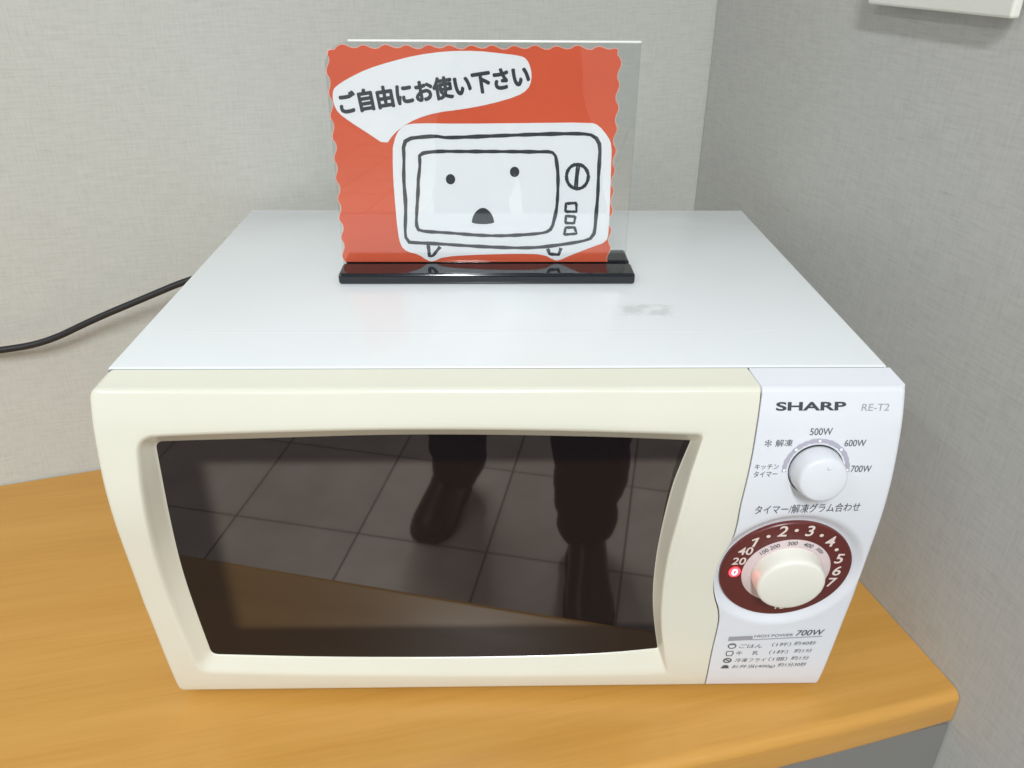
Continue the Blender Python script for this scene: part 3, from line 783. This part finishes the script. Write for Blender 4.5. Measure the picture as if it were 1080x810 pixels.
PX0, PX1, PZ0, PZ1 = -.1150, .0812, .2683, .4172
def scallop(grow, amp):
    c = .005; out = []
    def run(a, b, n):
        a = Vector(a); b = Vector(b); d = b-a; nn = Vector((d.y, -d.x)).normalized(); L = d.length
        m_ = int(n*8)
        for k in range(m_): out.append(a+d*(k/m_)-nn*(grow+amp*(.5*math.sin(2*math.pi*n*k/m_)+.5*abs(math.sin(math.pi*n*k/m_))-.3+.15*math.sin(k*.37))))
    run((PX0+c, PZ0), (PX0, PZ0+.002), 1); out.clear()
    run((PX1, PZ0), (PX0, PZ0), 1); b_n = len(out)
    out[:] = [Vector((p.x, PZ0)) for p in out]
    run((PX0, PZ0), (PX0+.001, PZ1-c), 10); run((PX0+.001, PZ1-c), (PX0+.002+c, PZ1), 1); run((PX0+.002+c, PZ1), (PX1-c, PZ1), 13)
    run((PX1-c, PZ1), (PX1-.001, PZ1-c), 1); run((PX1-.001, PZ1-c), (PX1, PZ0), 10)
    return out
sg = empty('paper_sign', (-.017, SY, TOPZ+.008))
tag(sg, 'red paper sign with scalloped edges, a speech bubble and a cut-out microwave drawing', 'sign')
SO = Vector((.017, -SY, -TOPZ-.008))
def slab(name, pts, y0, y1, m, parent):
    """a cut-out sheet with real thickness"""
    bm = bmesh.new()
    a = [bm.verts.new((p[0]+SO.x, y0+SO.y, p[1]+SO.z)) for p in pts]; b = [bm.verts.new((p[0]+SO.x, y1+SO.y, p[1]+SO.z)) for p in pts]
    for t in tessellate_polygon([[Vector((p[0], p[1], 0)) for p in pts]]):
        bm.faces.new([a[i] for i in t]); bm.faces.new([b[i] for i in t[::-1]])
    for i in range(len(pts)):
        j = (i+1) % len(pts); bm.faces.new((a[i], b[i], b[j], a[j]))
    return from_bm(name, bm, m, parent)
def sy(y): return lambda x, z: y
from_bm_card = slab('backing_card', scallop(.0005, .0021), SY+.00005, SY+.0004, M_pink, sg)
slab('red_card', scallop(0, .0020), SY-.0002, SY+.00003, M_red, sg)
bub = slab('speech_bubble', smooth_line([Vector(q) for q in BUBBLE+BUBBLE[:1]], 1)[:-1], SY-.00034, SY-.00021, M_paper, sg)
cut = slab('drawing_cutout', smooth_line([Vector(q) for q in CUTOUT+CUTOUT[:1]], 1)[:-1], SY-.00036, SY-.00021, M_paper, sg)
class Ink(Flat):
    def add(s, vs, fs): super().add([(v[0], v[1]) for v in vs], fs)
def place(o): o.data.transform(Matrix.Translation(SO)); return o
PX = SIGNPX*2.842*.352                             # one traced unit on the card
fl = Ink(None); BO = .00068                        # thick marker strokes: the line of text laid over itself with small shifts
for k in range(9):
    dx, dz = (0, 0) if k == 8 else (BO*math.cos(k*math.pi/4), BO*math.sin(k*math.pi/4))
    fl.f = sy(SY-.00040-.000008*k)
    text_on(fl, 'ご自由にお使い下さい', Vector(SIGNTEXT[0])+Vector((dx, dz)), Vector(SIGNTEXT[1])+Vector((dx, dz)), .0138, 0)
place(fl.build('lettering', M_marker, bub))
def wob(pl, cl=True):
    q = smooth_line([Vector(p) for p in (pl+pl[:1] if cl else pl)], 2)
    if cl: q = q[:-1]
    q = resample(q+(q[:1] if cl else []), 90 if len(pl) > 8 else 30)
    if cl: q = q[:-1]
    return q
fl = Ink(sy(SY-.00044))
LW = .0024
fl.stroke(wob(BODYLINE), LW*1.05, True); fl.stroke(wob(SCREENLINE), LW, True)
for b in FEETLINES: fl.stroke(resample([Vector(q) for q in b], 12), LW)
fl.stroke(wob(DIALLINE), LW, True)
for b in DIALBAR: fl.stroke([Vector(q) for q in b], LW*.62)
for b in BUTTONLINES: fl.stroke(resample([Vector(q) for q in b+b[:1]], 16)[:-1], LW*.85, True)
place(fl.build('drawn_lines', M_marker, cut))
for e in EYES:
    fl = Ink(sy(SY-.00046)); fl.disc(e, .0034, 18, .0037); place(fl.build('drawn_eye', M_marker, cut))
fl = Ink(sy(SY-.00046))
mo = MOUTH
fl.poly([(mo[0]+.0082*math.cos(t)*(1-.25*max(0, math.sin(t))), mo[1]-.0045+.0105*max(0, math.sin(t))**.8) if math.sin(t) >= 0 else (mo[0]+.0082*math.cos(t), mo[1]-.0045+.0016*math.sin(t)) for t in [2*math.pi*k/28 for k in range(28)]])
place(fl.build('drawn_mouth', M_marker, cut))

# ---------------------------------------------------------------- photographer, seen only as a reflection in the door glass: legs and shoes
person = empty('person', (.05, -.987, FLOOR))
tag(person, 'person in dark trousers and black shoes standing before the table, mirrored in the door glass', 'person')
def skin_body(name, verts, edges, radii, m, parent):
    me = bpy.data.meshes.new(name); me.from_pydata(verts, edges, [])
    o = bpy.data.objects.new(name, me); COL.objects.link(o)
    md = o.modifiers.new('s', 'SKIN'); sb = o.modifiers.new('u', 'SUBSURF'); sb.levels = 3; sb.render_levels = 3
    for sv, r in zip(me.skin_vertices[0].data, radii): sv.radius = r if isinstance(r, tuple) else (r, r)
    me.skin_vertices[0].data[0].use_root = True
    dg = bpy.context.evaluated_depsgraph_get(); dg.update()
    m2 = bpy.data.meshes.new_from_object(o.evaluated_get(dg)); m2.name = name
    bpy.data.objects.remove(o)
    for v in m2.vertices:                                    # cloth folds
        f = mnoise.noise(Vector((v.co.x*14, v.co.y*14, v.co.z*22)))
        v.co += v.normal*f*.012
    q = link(name, m2, m, parent); m2.polygons.foreach_set('use_smooth', [True]*len(m2.polygons))
    return q
F = -FLOOR
def rel(x, y, z): return (x-.05, y+.98, z+F)          # world to person space
BV = [rel(.05, -1.085, .17), rel(.05, -1.085, .25), rel(.05, -1.09, .34),
      rel(-.045, -1.09, .10), rel(-.062, -1.105, -.10), rel(-.078, -1.12, -.27), rel(-.088, -1.14, -.50), rel(-.092, -1.15, -.735),
      rel(.135, -1.06, .10), rel(.160, -1.00, -.10), rel(.180, -.96, -.27), rel(.190, -.94, -.46), rel(.190, -.925, -.735)]
BE = [(0, 1), (1, 2), (0, 3), (3, 4), (4, 5), (5, 6), (6, 7), (0, 8), (8, 9), (9, 10), (10, 11), (11, 12)]
BR = [(.15, .11), (.15, .11), (.155, .11), .10, .095, .085, .080, .064, .10, .10, .100, .092, .056]
skin_body('trousers', BV, BE, BR, M_trousers, person)
def shoe(heel, toe):
    h = Vector((*heel, 0)); t = Vector((*toe, 0)); d = (t-h).normalized(); n = Vector((-d.y, d.x, 0)); L = (t-h).length
    secs = [(.0, .018, .035), (.04, .033, .075), (.16, .041, .102), (.30, .042, .096), (.45, .042, .076), (.62, .047, .060), (.78, .048, .050), (.9, .041, .040), (.97, .027, .031), (1.0, .012, .020)]
    vs = []; fs = []; K = 16
    for s, w_, hh in secs:
        for k in range(K):
            a = 2*math.pi*k/K; ca, sa = math.cos(a), math.sin(a)
            px = w_*math.copysign(abs(ca)**.75, ca); pz = hh*(.5+.5*math.copysign(abs(sa)**.7, sa))
            if pz > hh*.5: px *= 1-.35*((pz/hh-.5)*2)**2
            p = h+d*L*s+n*px; vs.append((p.x-.05, p.y+.98, pz+.001))
    for i in range(len(secs)-1):
        for k in range(K): fs.append((i*K+k, i*K+(k+1) % K, (i+1)*K+(k+1) % K, (i+1)*K+k))
    fs.append(tuple(range(K))); fs.append(tuple(range((len(secs)-1)*K, len(secs)*K)))
    o = mesh('shoe', vs, fs, M_leather, person, smooth=True)
    bm = bmesh.new(); bm.from_mesh(o.data); bmesh.ops.recalc_face_normals(bm, faces=bm.faces); bm.to_mesh(o.data); bm.free()
    l_ = [h+d*L*(s*1.02-.01)+n*(w_+.004) for s, w_, hh in secs]; r_ = [h+d*L*(s*1.02-.01)-n*(w_+.004) for s, w_, hh in secs]
    out = l_+r_[::-1]; k = len(out); sv = [(p.x-.05, p.y+.98, .0005) for p in out]+[(p.x-.05, p.y+.98, .014) for p in out]
    so = mesh('sole', sv, [tuple(range(k))[::-1], tuple(range(k, 2*k))]+[(i, (i+1) % k, k+(i+1) % k, k+i) for i in range(k)], M_foot, o)
    return o
shoe((-.092, -1.205), (-.159, -.975))
shoe((.196, -.960), (.179, -.693))
